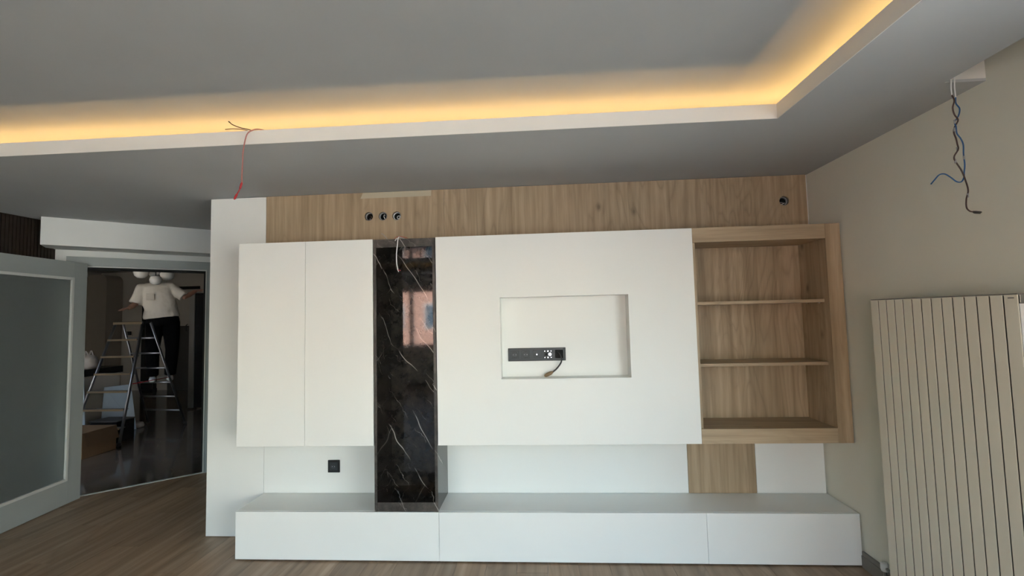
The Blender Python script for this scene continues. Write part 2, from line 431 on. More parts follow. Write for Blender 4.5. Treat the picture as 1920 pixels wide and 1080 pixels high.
# door leaf, swung open
LA = Vector((-4.204, 3.872, 0)); LD = Vector((.082, -.661, 0)).normalized(); LN = Vector((LD.y, -LD.x, 0))   # LN points to the slatted wall
def lf(u, n, z): p = LA + LD*u + LN*n; return (p.x, p.y, z)
LW, LT, LH = .96, .040, 2.140
dr = bpy.data.objects.new('door_1', None); COL.objects.link(dr); dr['kind'] = 'structure'; dr.location = lf(0, .02, 0)
dr['label'] = 'grey door with frosted glass standing open'
gz0, gz1, gu0, gu1 = .205, 2.000, .132, LW-.132
obj('stile', MB().box(0, gu0, 0, LT, .006, LH, lf), 'grey', dr, .002); obj('stile', MB().box(gu1, LW, 0, LT, .006, LH, lf), 'grey', dr, .002)
obj('rail', MB().box(gu0, gu1, 0, LT, .006, gz0, lf), 'grey', dr, .002); obj('rail', MB().box(gu0, gu1, 0, LT, gz1, LH, lf), 'grey', dr, .002)
bw = .024
for a, b_, c, d in ((gu0, gu0+bw, gz0, gz1), (gu1-bw, gu1, gz0, gz1), (gu0+bw, gu1-bw, gz0, gz0+bw), (gu0+bw, gu1-bw, gz1-bw, gz1)):
    obj('glazing_bead', MB().box(a, b_, -.006, .012, c, d, lf), 'bead', dr, .003)
obj('glass_pane', MB().box(gu0+.004, gu1-.004, .016, .022, gz0+.004, gz1-.004, lf), 'frost', dr, label='frosted glass')
hd = MB().tube([lf(LW-.06, -.005, 1.05), lf(LW-.06, -.05, 1.05), lf(LW-.18, -.05, 1.05)], .009, 8)
obj('door_handle', hd, 'steel', dr)
for z in (.25, 1.05, 1.9):
    obj('hinge', MB().tube([lf(-.006, .018, z-.05), lf(-.006, .018, z+.05)], .007, 8), 'steel', dr)
# baseboards
bb = MB().box(XW-.016, XW, 1.52, YF-.002, 0, .070).box(XW-.012, XW, 1.52, YF-.002, .070, .095)
struct('baseboard_right', bb, 'baseb', 'grey stepped baseboard below the radiator wall')
struct('baseboard_back', MB().box(XD1+.02, XW-.02, YBACK, YBACK+.014, 0, .09).box(-4.3, XD0-.02, YBACK, YBACK+.014, 0, .09), 'baseb')
# windows
def window(name, axis, c, a0, a1, z0, z1, nx, label):
    w = bpy.data.objects.new(name, None); COL.objects.link(w); w['kind'] = 'structure'; w['label'] = label
    f = (lambda a, n, z: (c+n, a, z)) if axis == 'X' else (lambda a, n, z: (a, c+n, z))
    w.location = f((a0+a1)/2, 0, z0)
    fr = MB().box(a0, a1, 0, .07, z0, z0+.06, f).box(a0, a1, 0, .07, z1-.06, z1, f)
    step = (a1-a0)/nx
    for k in range(nx+1):
        m = a0+k*step; fr.box(max(a0, m-.045), min(a1, m+.045), .001, .069, z0+.06, z1-.06, f)
    obj('window_frame', fr, 'pvc', w)
    for k in range(nx):
        obj('pane', MB().box(a0+k*step+.04, a0+(k+1)*step-.04, .03, .036, z0+.05, z1-.05, f), 'pane', w)
    return w
window('window_1', 'X', XW+.10, YW0, YW1, ZW0, ZW1, 4, 'tall balcony window beside the radiator')
window('window_2', 'Y', YBACK-.15, XB0, XB1, ZB0, ZB1, 2, 'wide window behind the camera')
window('window_added', 'Y', YBACK-.15, XD0, XD1, ZD0, ZD1, 3, 'unseen balcony doors added behind the camera for frontal light')

# hall beyond the doorway
HB = 10.0
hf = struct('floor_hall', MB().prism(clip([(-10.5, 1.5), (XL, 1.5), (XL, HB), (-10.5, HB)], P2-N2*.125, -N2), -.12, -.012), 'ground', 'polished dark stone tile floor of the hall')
tw, tl = .6, 1.2
tfull = MB().box(.001, tw-.001, .001, tl-.001, -.012, -.001).mesh('tile'); tfull.materials.append(M['tile'])
for i in range(14):
    x0 = XL - (i+1)*tw
    for j in range(9):
        y0 = HB - (j+1)*tl + (.6 if i % 2 else 0)
        pl = clip([(x0+.001, y0+.001), (x0+tw-.001, y0+.001), (x0+tw-.001, min(y0+tl, HB)-.001), (x0+.001, min(y0+tl, HB)-.001)], P2-N2*.03, -N2)
        if len(pl) < 3 or area(pl) < .002: continue
        if abs(area(pl)-(tw-.002)*(tl-.002)) < 1e-6: o = bpy.data.objects.new('tile', tfull)
        else:
            me = MB().prism([(p[0]-x0, p[1]-y0) for p in pl], -.012, -.001).mesh('tile'); me.materials.append(M['tile']); o = bpy.data.objects.new('tile', me)
        COL.objects.link(o); o.location = (x0, y0, 0); o.parent = hf
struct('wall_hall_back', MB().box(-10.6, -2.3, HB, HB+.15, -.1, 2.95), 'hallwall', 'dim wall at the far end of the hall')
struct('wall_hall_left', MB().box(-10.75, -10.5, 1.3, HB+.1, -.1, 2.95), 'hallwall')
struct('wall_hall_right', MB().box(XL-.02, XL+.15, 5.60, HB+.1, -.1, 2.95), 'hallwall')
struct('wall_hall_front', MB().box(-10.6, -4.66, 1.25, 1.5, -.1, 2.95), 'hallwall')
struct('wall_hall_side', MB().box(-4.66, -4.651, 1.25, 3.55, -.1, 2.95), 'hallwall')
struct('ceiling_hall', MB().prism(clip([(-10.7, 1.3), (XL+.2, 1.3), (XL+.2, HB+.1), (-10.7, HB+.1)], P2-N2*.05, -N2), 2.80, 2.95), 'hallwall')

# ================================================================== WALL CLADDING (pieces of the back wall)
TH = .018
tall = obj('white_panel', MB().box(XL, XPL-.001, YW, YW+TH, .004, H-.006), 'white', wb, .001, 'tall white wall panel at the left end')
obj('panel_edge', MB().box(XL+.0005, XL+.004, YW+TH, 3.50, .0, H-.006), 'white_wall', wb)
wp1 = obj('wood_panel', MB().box(XPL+.001, -.6865, YW, YW+TH, 1.98, H-.003), 'oak', wb, 0, 'oak panel with three round cut-outs')
wp2 = obj('wood_panel', MB().box(-.6845, XR-.007, YW, YW+TH, 1.98, H-.003), 'oak', wb, 0, 'oak panel with one round cut-out')
HOLES = [(-1.255, 2.330), (-1.149, 2.328), (-1.044, 2.326), (1.745, 2.328)]
HR = .0335
boolean(wp1, [MB().disc_y((x, 0, z), HR, YW-.02, YW+.05, 32) for x, z in HOLES[:3]])
boolean(wp2, [MB().disc_y((x, 0, z), HR, YW-.02, YW+.05, 32) for x, z in HOLES[3:]])
boolean(wb, [MB().disc_y((x, 0, z), HR+.0012, YW-.02, YW+.068, 32) for x, z in HOLES])
obj('white_panel', MB().box(XPL+.001, XNR-.01, YW, YW+TH, ZBT, 1.2), 'white', wb, .001, 'low white back panel with the single socket')
obj('white_panel', MB().box(XNR-.008, .992, YW, YW+TH, ZBT, 1.2), 'white', wb, .001, 'long low white back panel under the television panel')
obj('wood_panel', MB().box(.994, 1.449, YW, YW+TH, ZBT, 1.2), 'oak', wb, .0005, 'short oak back panel under the bookcase')
obj('white_panel', MB().box(1.451, XR-.004, YW, YW+TH, ZBT, 1.2), 'white', wb, .001, 'small white back panel in the right corner')
# junction boxes in the cut-outs
jl_ = ['leftmost round junction box in the oak panel, brown wire ends inside', 'middle of three round junction boxes in the oak panel', 'round junction box with coiled white cable, third from the left', 'lone round junction box in the oak panel by the right wall']
for k, (x, z) in enumerate(HOLES):
    t = thing('junction_box', jl_[k], 'junction box', (x, YW+.066, z), 'round junction boxes in the oak cladding')
    r0, r1 = .0318, .0290
    obj('cup', MB().lathe([(r1, .012), (r0, .012), (r0, .0655), (.001, .0655), (.001, .0635), (r1, .0635)], (x, YW, z), 'Y', 28, True), 'blackp', t)
    dx = .004 if k < 3 else -.005
    obj('rim', MB().lathe([(.0262, .014), (.0305, .014), (.0305, .030), (.0262, .030)], (x+dx*.15, YW, z), 'Y', 28, True), 'greyring' if k != 2 else 'whitep', t)
    def wire(pts, m, r=.0018): obj('wire', MB().tube(spline([(x+a, YW+b, z+c) for a, b, c in pts]), r, 6), m, t)
    if k == 0:
        wire([(.002, .062, -.012), (.006, .03, -.008), (.012, .012, .004)], 'brown'); wire([(.0, .062, -.01), (-.004, .03, -.016), (.008, .01, -.016)], 'greyring'); wire([(.01, .06, -.012), (.018, .025, -.012), (.016, .01, .0)], 'kraft')
    if k == 1:
        wire([(-.004, .062, .02), (.002, .03, .016), (.006, .012, -.004), (.015, .008, -.02)], 'whitep', .0024); wire([(.012, .06, -.01), (.02, .02, -.006), (.02, .012, .008)], 'greyring')
    if k == 2:
        wire([(.006+.012*cos(a*.5), .05-.004*a*.5, -.003+.012*sin(a*.5)) for a in range(14)], 'whitep', .0034)
    if k == 3:
        wire([(-.012, .06, -.014), (-.004, .03, -.018), (.012, .016, -.012)], 'whitep', .0022); wire([(-.01, .06, .004), (-.002, .03, -.006), (.006, .014, -.014)], 'greyring')
# masking tape
tp = MB().prism([(-1.318, 0), (-.781, 0), (-.779, 1), (-1.298, 1)], 0, 1).mesh('masking_tape')
for v in tp.vertices:
    v.co = Vector((v.co.x, YW-.0012+.001*v.co.z, 2.466+.043*v.co.y))
tag(obj('masking_tape', tp, 'tape'), 'strip of beige masking tape along the top of the oak panel', 'tape')

# ================================================================== MEDIA UNIT
# hanging cabinet
t = thing('wall_cabinet', 'white hanging wall cabinet with two flat doors', 'cabinet', ((XCL+XNL)/2, YW, ZCB))
obj('body', MB().box(XCL+.001, XNL-.003, YF+.020, YW-.001, ZCB+.001, ZCT-.001), 'white', t, .001)
obj('door', MB().box(XCL, XCM-.0012, YF, YF+.018, ZCB, ZCT), 'white', t, .0012)
obj('door', MB().box(XCM+.0012, XNL-.004, YF, YF+.018, ZCB, ZCT), 'white', t, .0012)
# marble niche
t = thing('marble_niche', 'tall open niche lined with polished black marble', 'niche', ((XNL+XNR)/2, YW, ZBT))
n0, n1, zt, zb = XNL+.0005, XNR-.004, 2.097, ZBT+.002
for a, b_ in ((n0, n0+.019), (n1-.019, n1)):
    obj('side_panel', MB().box(a, b_, YF, YW-.002, zb, zt), 'marble', t, .001)
for a, b_, c, d in ((n0+.001, n0+.018, zb+.001, zt-.001), (n1-.018, n1-.001, zb+.001, zt-.001), (n0+.0195, n1-.0195, zb+.001, zb+.057), (n0+.0195, n1-.0195, zt-.055, zt-.001)):
    q = 0 if b_-a < .05 else .003
    obj('edge_strip', MB().box(a, b_, YF+q-.0012, YF+q-.0001, c, d), 'marble_edge', t)
obj('top_panel', MB().box(n0+.0192, n1-.0192, YF+.003, YW-.002, zt-.056, zt), 'marble', t, .001)
obj('bottom_panel', MB().box(n0+.0192, n1-.0192, YF+.003, YW-.002, zb, zb+.058), 'marble', t, .001)
bp = obj('back_panel', MB().box(n0+.0192, n1-.0192, YW-.020, YW-.002, zb+.0582, zt-.0562), 'marble', t)
boolean(bp, [MB().disc_y((-.874, 0, 1.945), .011, YW-.03, YW-.006, 20)])
obj('cable_hole', MB().disc_y((-.874, 0, 1.945), .0108, YW-.0085, YW-.0065, 20), 'black', t, label='small round black cable hole')
# television panel with recess
t = thing('television_panel', 'large white panel box with a shallow recess for a television', 'panel', ((XNR+XTR)/2, YW, ZCB))
a0, a1, b0, b1 = -.260, .572, 1.154, 1.685
YR = 3.000
m = MB(); bm = m.bm
def ring(x0, x1, z0, z1, y): return [bm.verts.new(p) for p in ((x0, y, z0), (x1, y, z0), (x1, y, z1), (x0, y, z1))]
o_f, i_f, i_b, o_b = ring(XNR, XTR, ZCB, ZCT, YF), ring(a0, a1, b0, b1, YF), ring(a0, a1, b0, b1, YR+.004), ring(XNR, XTR, ZCB, ZCT, YW-.001)
for A, B in ((o_f, i_f), (i_f, i_b), (o_b, o_f)):
    for k in range(4): bm.faces.new((A[k], A[(k+1) % 4], B[(k+1) % 4], B[k]))
bm.faces.new(o_b); bm.faces.new(i_b)
obj('front_panel', m, 'white', t, .0012)
obj('recess_back', MB().box(a0+.0004, a1-.0004, YR, YR+.003, b0+.0004, b1-.0004), 'white', t, label='recessed white back')
# bookcase
t = thing('bookcase', 'open oak bookcase with two shelves and thick frame', 'bookcase', ((XTR+XR)/2, YW, ZCB))
x0, x1 = XTR+.0012, XR-.002
obj('top_rail', MB().box(x0, 1.8125, YF, YF+.02, 2.006, ZCT), 'oak_x', t, .0008)
obj('bottom_rail', MB().box(x0, 1.8125, YF, YF+.02, ZCB, .826), 'oak_x', t, .0008)
obj('side_stile', MB().box(1.8130, x1, YF, YF+.02, ZCB, ZCT), 'oak', t, .0008)
obj('top_panel', MB().box(x0+.02, x1, YF+.0202, YW-.002, 2.0062, ZCT), 'oak_x', t)
obj('bottom_panel', MB().box(x0+.02, x1, YF+.0202, YW-.002, ZCB, .8258), 'oak_x', t)
obj('side_panel', MB().box(1.8132, x1, YF+.0202, YW-.002, .826, 2.006), 'oak', t)
obj('side_panel', MB().box(x0, x0+.0195, YF+.0202, YW-.002, ZCB, ZCT), 'oak', t)
obj('back_panel', MB().box(x0+.02, 1.8130, YW-.012, YW-.002, .826, 2.006), 'oak', t)
for z in (1.604, 1.207):
    s_ = obj('shelf', MB().box(x0+.0205, 1.8120, YF+.045, YW-.0125, z, z+.020), 'oak_x', t, .0008)
    for yy in (YF+.08, YW-.09):
        obj('shelf_pin', MB().tube([(1.8125, yy, z-.004), (1.795, yy, z-.004)], .003, 8), 'chrome', s_)
# low base cabinets
labs = ['white low base cabinet under the hanging cabinet and niche', 'white low base cabinet under the television panel', 'white low base cabinet in the right corner under the bookcase']
for k, (a, b_) in enumerate(((XCL, -.6838), (-.6822, XB2-.0008), (XB2+.0008, XR))):
    t = thing('base_cabinet', labs[k], 'cabinet', ((a+b_)/2, YF+.15, 0), 'low white base cabinets along the media wall')
    obj('body', MB().box(a+.001, b_-.001, YF+.0195, YW-.001, .009, ZBT-.0205), 'white', t)
    obj('drawer_front', MB().box(a, b_, YF, YF+.019, .009, ZBT-.0012), 'white', t, .0012)
    obj('plinth', MB().box(a+.01, b_-.01, YF+.02, YW-.03, .0005, .0088), 'black', t)  # coloured black to give the shadow line under the fronts
tag(obj('cabinet_top', MB().box(XCL, XR, YF+.0195, YW-.0005, ZBT-.020, ZBT-.0004), 'white', None, .001), 'long white top board lying over the low base cabinets', 'worktop')

# ================================================================== SOCKETS AND CABLES
def socket_insert(x, z, y, par, s=.027, rim=True):
    i = obj('socket_insert', MB().box(x-s, x+s, y-.004, y, z-s, z+s), 'anthr2', par, .002)
    obj('socket_well', MB().lathe([(.0185, -.0072), (.0205, -.0072), (.0205, -.0035), (.0185, -.0035)], (x, y, z), 'Y', 24, True), 'blackp', i)
    obj('socket_floor', MB().disc_y((x, y, z), .0184, -.0046, -.004), 'anthr', i)
    for dx in (-.0085, .0085): obj('contact', MB().disc_y((x+dx, y, z), .0026, -.0054, -.0046, 10), 'greyring', i)
    for dz in (-.0165, .0165): obj('earth_clip', MB().box(x-.003, x+.003, y-.0068, y-.0047, z+dz-.002, z+dz+.002), 'blackp', i)
sx0, sx1, sz0, sz1 = -.218, .165, 1.259, 1.345
t = thing('socket_strip', 'anthracite strip of five sockets in the white recess', 'socket', ((sx0+sx1)/2, YR, sz0))
yf = YR-.009
zc = (sz0+sz1)/2; cx = [sx0+.043+.0742*k for k in range(5)]
m = MB()                                       # frame plate with an open last bay
m.box(sx0, cx[4]-.028, yf, YR-.0003, sz0, sz1); m.box(cx[4]+.028, sx1, yf, YR-.0003, sz0, sz1)
m.box(cx[4]-.028, cx[4]+.028, yf, YR-.0003, sz0, zc-.028); m.box(cx[4]-.028, cx[4]+.028, yf, YR-.0003, zc+.028, sz1)
obj('frame_plate', m, 'anthr', t)
for a, b_, c, d in ((sx0, sx1, sz0, sz0+.004), (sx0, sx1, sz1-.004, sz1), (sx0, sx0+.004, sz0, sz1), (sx1-.004, sx1, sz0, sz1)):
    obj('frame_edge', MB().box(a, b_, yf-.0018, yf, c, d), 'blackp', t)
for k in (0, 1): socket_insert(cx[k], zc, yf, t)
i = obj('aerial_insert', MB().box(cx[2]-.027, cx[2]+.027, yf-.004, yf, zc-.027, zc+.027), 'anthr', t, .002)
obj('aerial_ring', MB().lathe([(.005, -.009), (.009, -.009), (.009, -.003), (.005, -.003)], (cx[2], yf, zc), 'Y', 18, True), 'blackp', i)
obj('aerial_pin', MB().disc_y((cx[2], yf, zc), .0045, -.008, -.004, 14), 'chrome', i)
obj('aerial_mark', MB().disc_y((cx[2], yf, zc+.0135), .0014, -.0046, -.004, 10), 'greyring', i)
i = obj('data_insert', MB().box(cx[3]-.027, cx[3]+.027, yf-.003, yf, zc-.027, zc+.027), 'blackp', t, .001)
obj('data_port', MB().box(cx[3]-.0195, cx[3]-.003, yf-.0045, yf-.003, zc-.009, zc+.009), 'black', i)
obj('data_mount', MB().box(cx[3]-.023, cx[3]+.023, yf-.0036, yf-.003, zc-.014, zc+.013), 'anthr', i)
for dx, dz in ((-.021, .021), (.0, .021), (.021, .021), (-.021, -.021), (.0, -.021), (.021, -.021)):
    obj('screw', MB().disc_y((cx[3]+dx, yf, zc+dz), .0046 if dx == 0 else .0032, -.005, -.003, 12), 'chrome', i)
c_ = obj('connector', MB().disc_y((cx[3]+.013, yf, zc), .0105, -.007, -.003, 18), 'chrome', i)
obj('connector_slot', MB().box(cx[3]+.0035, cx[3]+.0225, yf-.0076, yf-.007, zc-.001, zc+.001), 'blackp', c_)
obj('open_bay', MB().box(cx[4]-.0275, cx[4]+.0275, YR-.0028, YR-.0006, zc-.0275, zc+.0275), 'black', t, label='open black bay with cable')
pw = thing('power_cable', 'black cable with brown wrapped end hanging from the socket strip', 'cable', (cx[4], YR-.004, zc))
cp = spline([(cx[4]-.010, YR-.005, zc+.024), (cx[4]+.004, YR-.020, zc+.006), (cx[4]+.013, YR-.028, zc-.022), (cx[4]+.010, YR-.024, zc-.055), (cx[4]-.020, YR-.022, zc-.095), (cx[4]-.046, YR-.024, zc-.116)])
obj('cord', MB().tube(cp, .0052, 8), 'blackp', pw)
e = Vector(cp[-1]); d = Vector((-.075, -.004, -.036)).normalized()
obj('wrapped_end', MB().tube([e-d*.006, e+d*.004, e+d*.018, e+d*.040, e+d*.056, e+d*.062], [.004, .008, .0125, .0130, .010, .004], 12), 'kraft', pw)
# single socket
t = thing('wall_socket', 'single black wall socket on the low white back panel', 'socket', (-1.520, YW, .462))
sx, sz = -1.520, .505; s = .0445
obj('frame_plate', MB().box(sx-s, sx+s, YW-.009, YW-.0003, sz-s, sz+s), 'blackp', t, .004)
socket_insert(sx, sz, YW-.009, t, .0285)

# hanging cable from the cove
yc = YL-.014
t = thing('cove_cable', 'thin pink cable with red connectors hanging over the cove lip', 'cable', (-1.48, yc, ZLIP))
pts = spline([(-1.430, YL+.05, ZLIP+.004), (-1.465, YL+.005, ZLIP+.006), (-1.492, yc, ZLIP-.003), (-1.522, yc-.008, 2.556), (-1.538, yc-.012, 2.470), (-1.541, yc-.012, 2.400), (-1.544, yc-.012, 2.335), (-1.543, yc-.012, 2.296)])
obj('cord', MB().tube(pts, .0032, 7), 'pink', t)
obj('connector', MB().tube([(-1.543, yc-.012, 2.300), (-1.545, yc-.012, 2.292), (-1.551, yc-.012, 2.272), (-1.554, yc-.012, 2.264)], [.003, .0055, .0055, .003], 8), 'red', t)
obj('cord', MB().tube([(-1.553, yc-.012, 2.266), (-1.560, yc-.012, 2.252), (-1.570, yc-.012, 2.236)], .0028, 7), 'red', t)
obj('connector', MB().tube([(-1.568, yc-.012, 2.240), (-1.571, yc-.012, 2.234), (-1.580, yc-.012, 2.216), (-1.584, yc-.012, 2.209)], [.003, .0055, .0055, .002], 8), 'red', t)
t = thing('cove_wire_ends', 'two loose dark wire ends sticking up over the cove lip', 'cable', (-1.56, YL, ZLIP))
obj('wire', MB().tube(spline([(-1.50, YL+.05, ZLIP-.01), (-1.515, YL+.005, ZLIP+.003), (-1.560, YL-.02, ZLIP+.010), (-1.596, YL-.03, ZLIP+.024), (-1.612, YL-.03, ZLIP+.038)]), .0025, 6), 'brown', t)
obj('wire', MB().tube(spline([(-1.51, YL+.05, ZLIP-.01), (-1.540, YL+.005, ZLIP+.004), (-1.590, YL-.018, ZLIP+.006), (-1.638, YL-.028, ZLIP+.001)]), .002, 6), 'brown', t)
obj('wire_tip', MB().tube([(-1.610, YL-.03, ZLIP+.036), (-1.618, YL-.03, ZLIP+.042)], .0032, 6), 'blackp', t)

# hanging wires at the curtain pocket
t = thing('pocket_wires', 'twisted brown and blue wires hanging from the curtain pocket', 'cable', (1.77, 1.93, H))
yy = 1.93
obj('sheath', MB().tube(spline([(1.757, yy, 2.56), (1.760, yy, 2.516), (1.757, yy, 2.480), (1.758, yy, 2.450)]), .0023, 7), 'whitep', t)
obj('sheath', MB().tube(spline([(1.772, yy, 2.56), (1.773, yy, 2.516), (1.771, yy, 2.480), (1.772, yy, 2.440)]), .0023, 7), 'whitep', t)
br = [(1.758, yy, 2.450), (1.763, yy-.003, 2.425), (1.757, yy, 2.396), (1.764, yy+.003, 2.368), (1.771, yy-.003, 2.340), (1.758, yy, 2.312), (1.756, yy+.003, 2.290), (1.757, yy-.003, 2.262), (1.763, yy, 2.240), (1.761, yy-.004, 2.215), (1.748, yy, 2.190), (1.748, yy, 2.170), (1.768, yy-.003, 2.125), (1.784, yy, 2.080), (1.790, yy, 2.040), (1.780, yy, 2.005), (1.778, yy, 1.970), (1.790, yy, 1.954), (1.806, yy, 1.950)]
obj('wire', MB().tube(spline(br), .0028, 7), 'brown', t)
bl = [(1.772, yy, 2.440), (1.774, yy+.003, 2.415), (1.782, yy-.002, 2.390), (1.778, yy, 2.362), (1.764, yy+.004, 2.335), (1.760, yy-.004, 2.312), (1.765, yy, 2.285), (1.778, yy, 2.262), (1.786, yy, 2.235), (1.784, yy, 2.195), (1.785, yy, 2.150), (1.784, yy+.004, 2.120), (1.783, yy+.006, 2.098), (1.770, yy+.004, 2.080), (1.748, yy, 2.080), (1.725, yy, 2.100), (1.704, yy, 2.114), (1.682, yy, 2.112), (1.662, yy, 2.092), (1.646, yy, 2.074)]
obj('wire', MB().tube(spline(bl), .0026, 7), 'blue', t)
for p in ((1.760, 2.335), (1.757, 2.302), (1.7615, 2.218), (1.7495, 2.166), (1.785, 2.180), (1.7865, 2.020)):
    obj('tape_wrap', MB().tube([(p[0], yy, p[1]+.008), (p[0], yy, p[1]-.008)], .0036, 7), 'greyring', t)
obj('terminal', MB().tube([(1.800, yy, 1.952), (1.808, yy, 1.949), (1.828, yy, 1.947), (1.834, yy, 1.949)], [.003, .006, .006, .003], 8), 'blackp', t)

# wires at the niche
t = thing('niche_wire', 'white wire with red end hanging in front of the marble niche', 'cable', (-.93, YF, 2.10))
obj('cord', MB().tube(spline([(-.925, YW-.06, 2.118), (-.928, YF+.03, 2.112), (-.931, YF-.006, 2.098), (-.937, YF-.008, 2.050), (-.943, YF-.008, 1.990), (-.942, YF-.008, 1.930), (-.934, YF-.008, 1.884)]), .0034, 7), 'whitep', t)
obj('cord', MB().tube(spline([(-.934, YF-.006, 2.100), (-.944, YF-.008, 2.094), (-.953, YF-.008, 2.082)]), .0026, 7), 'whitep', t)
obj('wire_end', MB().tube([(-.936, YF-.008, 1.893), (-.930, YF-.008, 1.884), (-.915, YF-.010, 1.882)], .0024, 6), 'red', t)
obj('wire_end', MB().tube([(-.938, YF-.008, 1.893), (-.930, YF-.008, 1.874)], .0024, 6), 'whitep', t)
t = thing('niche_top_wires', 'thin red wire lying on top of the marble niche', 'cable', (-.90, YF+.02, 2.101))
obj('wire', MB().tube(spline([(-.98, YF+.05, 2.103), (-.955, YF+.02, 2.112), (-.93, YF+.01, 2.114), (-.900, YF+.01, 2.110), (-.872, YF+.008, 2.1005)]), .0016, 6), 'red', t)
t2 = tag(obj('stray_wire', MB().tube(spline([(-1.018, YF+.03, 2.100), (-1.030, YF+.02, 2.120), (-1.045, YF+.02, 2.135), (-1.056, YF+.02, 2.142)]), .0017, 6), 'greyring'), 'thin pale stray wire curling up behind the niche top', 'cable')

# LED strip lying behind the lip
lz = H+.0125
m = MB(); g = .14
m.box(XT0-g-.012, XCO+g+.012, YL+g, YL+g+.012, lz, lz+.004); m.box(XCO+g, XCO+g+.012, YT0-g, YL+g, lz, lz+.004)
m.box(XT0-g-.012, XT0-g, YT0-g, YL+g, lz, lz+.004); m.box(XT0-g-.012, XCO+g+.012, YT0-g-.012, YT0-g, lz, lz+.004)
tag(obj('led_strip', m, 'led'), 'warm light strip glowing in the ceiling cove', 'light strip')

# ================================================================== RADIATOR
XRF, ry0, ry1, rz0, rz1 = 1.800, 1.788, 2.533, .075, 1.604
t = thing('radiator', 'tall beige panel radiator with vertical flat fins on the right wall', 'radiator', (XW, (ry0+ry1)/2, rz0))
pit = (ry1-ry0)/14
for k in range(14):
    a = ry0+k*pit+(.0033 if k else 0); b_ = ry0+(k+1)*pit-(.0033 if k < 13 else 0)
    f_ = obj('fin', MB().box(XRF, XRF+.004, a, b_, rz0, rz1-.002), 'rad', t, .0012)
    obj('fin_tube', MB().box(XRF+.0042, XRF+.048, (a+b_)/2-.007, (a+b_)/2+.007, rz0+.004, rz1-.006), 'board_and_shade', f_)  # enamelled tube coloured dark, shade between the fins put into it
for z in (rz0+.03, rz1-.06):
    obj('header_tube', MB().box(XRF+.0485, XRF+.070, ry0+.0015, ry1-.0015, z, z+.045), 'board_and_shade', t, .004)  # headers coloured dark as well, to shade the fin gaps
obj('top_strip', MB().box(XRF+.001, XRF+.06, ry0, ry1, rz1-.0015, rz1+.003), 'baseb', t)
obj('gap_shade', MB().box(XRF+.0705, XRF+.075, ry0+.004, ry1-.004, rz0+.01, rz1-.004), 'black', t, label='black sheet standing in for the shade behind the fins')  # no real part: black sheet painted in as shade behind the gaps
obj('lit_side', MB().box(XRF+.004, XRF+.070, ry0-.0025, ry0-.0003, rz0, rz1-.036), 'whitep', t, label='side edge with window light put into its white')  # end face whiter than the enamel, window light put into its colour
v = obj('air_valve', MB().box(XRF+.006, XRF+.030, ry0-.004, ry0+.0005, rz1-.034, rz1-.002), 'steel', t, .001, 'chrome air valve')
obj('valve_plug', MB().lathe([(.005, 0), (.013, 0), (.013, -.012), (.009, -.016), (.005, -.016)], (XRF+.043, ry0-.002, rz1-.018), 'Y', 20, True), 'chrome', v)
for y in (ry0+.15, ry1-.15):
    obj('bracket', MB().box(XRF+.0755, XW-.0005, y-.015, y+.015, rz1-.3, rz1-.26), 'rad', t)
obj('name_plate', MB().box(XRF-.0012, XRF, ry0+.012, ry0+.034, rz1-.016, rz1-.012), 'baseb', t, label='tiny grey plate')
vv = thing('radiator_valve', 'white radiator valve on the wall below the far fin', 'valve', (1.884, 2.69, .092))
obj('valve_body', MB().lathe([(.004, 0), (.016, .0), (.019, .012), (.019, .040), (.014, .046), (.004, .046)], (1.884, 2.690, .092), 'Z', 20, True), 'whitep', vv)
obj('valve_pipe', MB().tube(spline([(1.884, 2.690, .095), (1.884, 2.690, .06), (1.884, 2.690, .002)]), .008, 10), 'steel', vv)
obj('union_nut', MB().tube([(1.884, 2.672, .112), (1.878, 2.61, .112), (1.862, 2.55, .112), (1.860, 2.534, .112)], .008, 10), 'steel', vv)

# ================================================================== HALL CONTENTS
# step ladder
LTOP = 1.585
t = thing('step_ladder', 'aluminium double-sided step ladder standing in the dark hall', 'ladder', (-5.80, 6.05, 0))
fTL, fTR = Vector((-5.985, 5.93, LTOP)), Vector((-5.585, 5.93, LTOP)); fBL, fBR = Vector((-6.13, 5.47, 0)), Vector((-5.435, 5.47, 0))
rTL, rTR = Vector((-5.975, 6.03, LTOP)), Vector((-5.560, 6.03, LTOP)); rBL, rBR = Vector((-6.235, 6.76, 0)), Vector((-5.545, 6.68, 0))
def rail(a, b, w=.020, d=.012): return MB().tube([a, b], [(w, d), (w, d)], 10, side=(0, 1, 0))
for a, b_ in ((fTL, fBL), (fTR, fBR)):
    r = obj('front_rail', rail(a, b_), 'alu', t); obj('rubber_foot', MB().tube([b_+(a-b_)*.025, b_+Vector((0, 0, .001))], .026, 10), 'blackp', r)
for a, b_ in ((rTL, rBL), (rTR, rBR)):
    r = obj('rear_rail', rail(a, b_, .018, .011), 'alu', t); obj('rubber_foot', MB().tube([b_+(a-b_)*.025, b_+Vector((0, 0, .001))], .024, 10), 'blackp', r)
for k in range(1, 7):
    z = LTOP*k/7; q = 1-z/LTOP; L_, R__ = fTL.lerp(fBL, q), fTR.lerp(fBR, q)
    s_ = obj('tread', MB().box(L_.x+.004, R__.x-.004, L_.y-.035, L_.y+.045, z-.012, z), 'alu', t)
    obj('tread_edge', MB().box(L_.x+.004, R__.x-.004, L_.y-.040, L_.y-.0352, z-.022, z+.003), 'warm_glint', s_)
for k in range(1, 7):
    z = LTOP*k/7; q = 1-z/LTOP; L_, R__ = rTL.lerp(rBL, q), rTR.lerp(rBR, q)
    obj('rear_rung', MB().tube([L_, R__], (.014), 10), 'alu', t)
p_ = obj('platform', MB().box(-5.995, -5.555, 5.905, 6.055, LTOP-.01, LTOP+.015), 'blackp', t)
obj('platform_edge', MB().box(-5.995, -5.575, 5.897, 5.9045, LTOP-.022, LTOP+.010), 'warm_glint', p_)
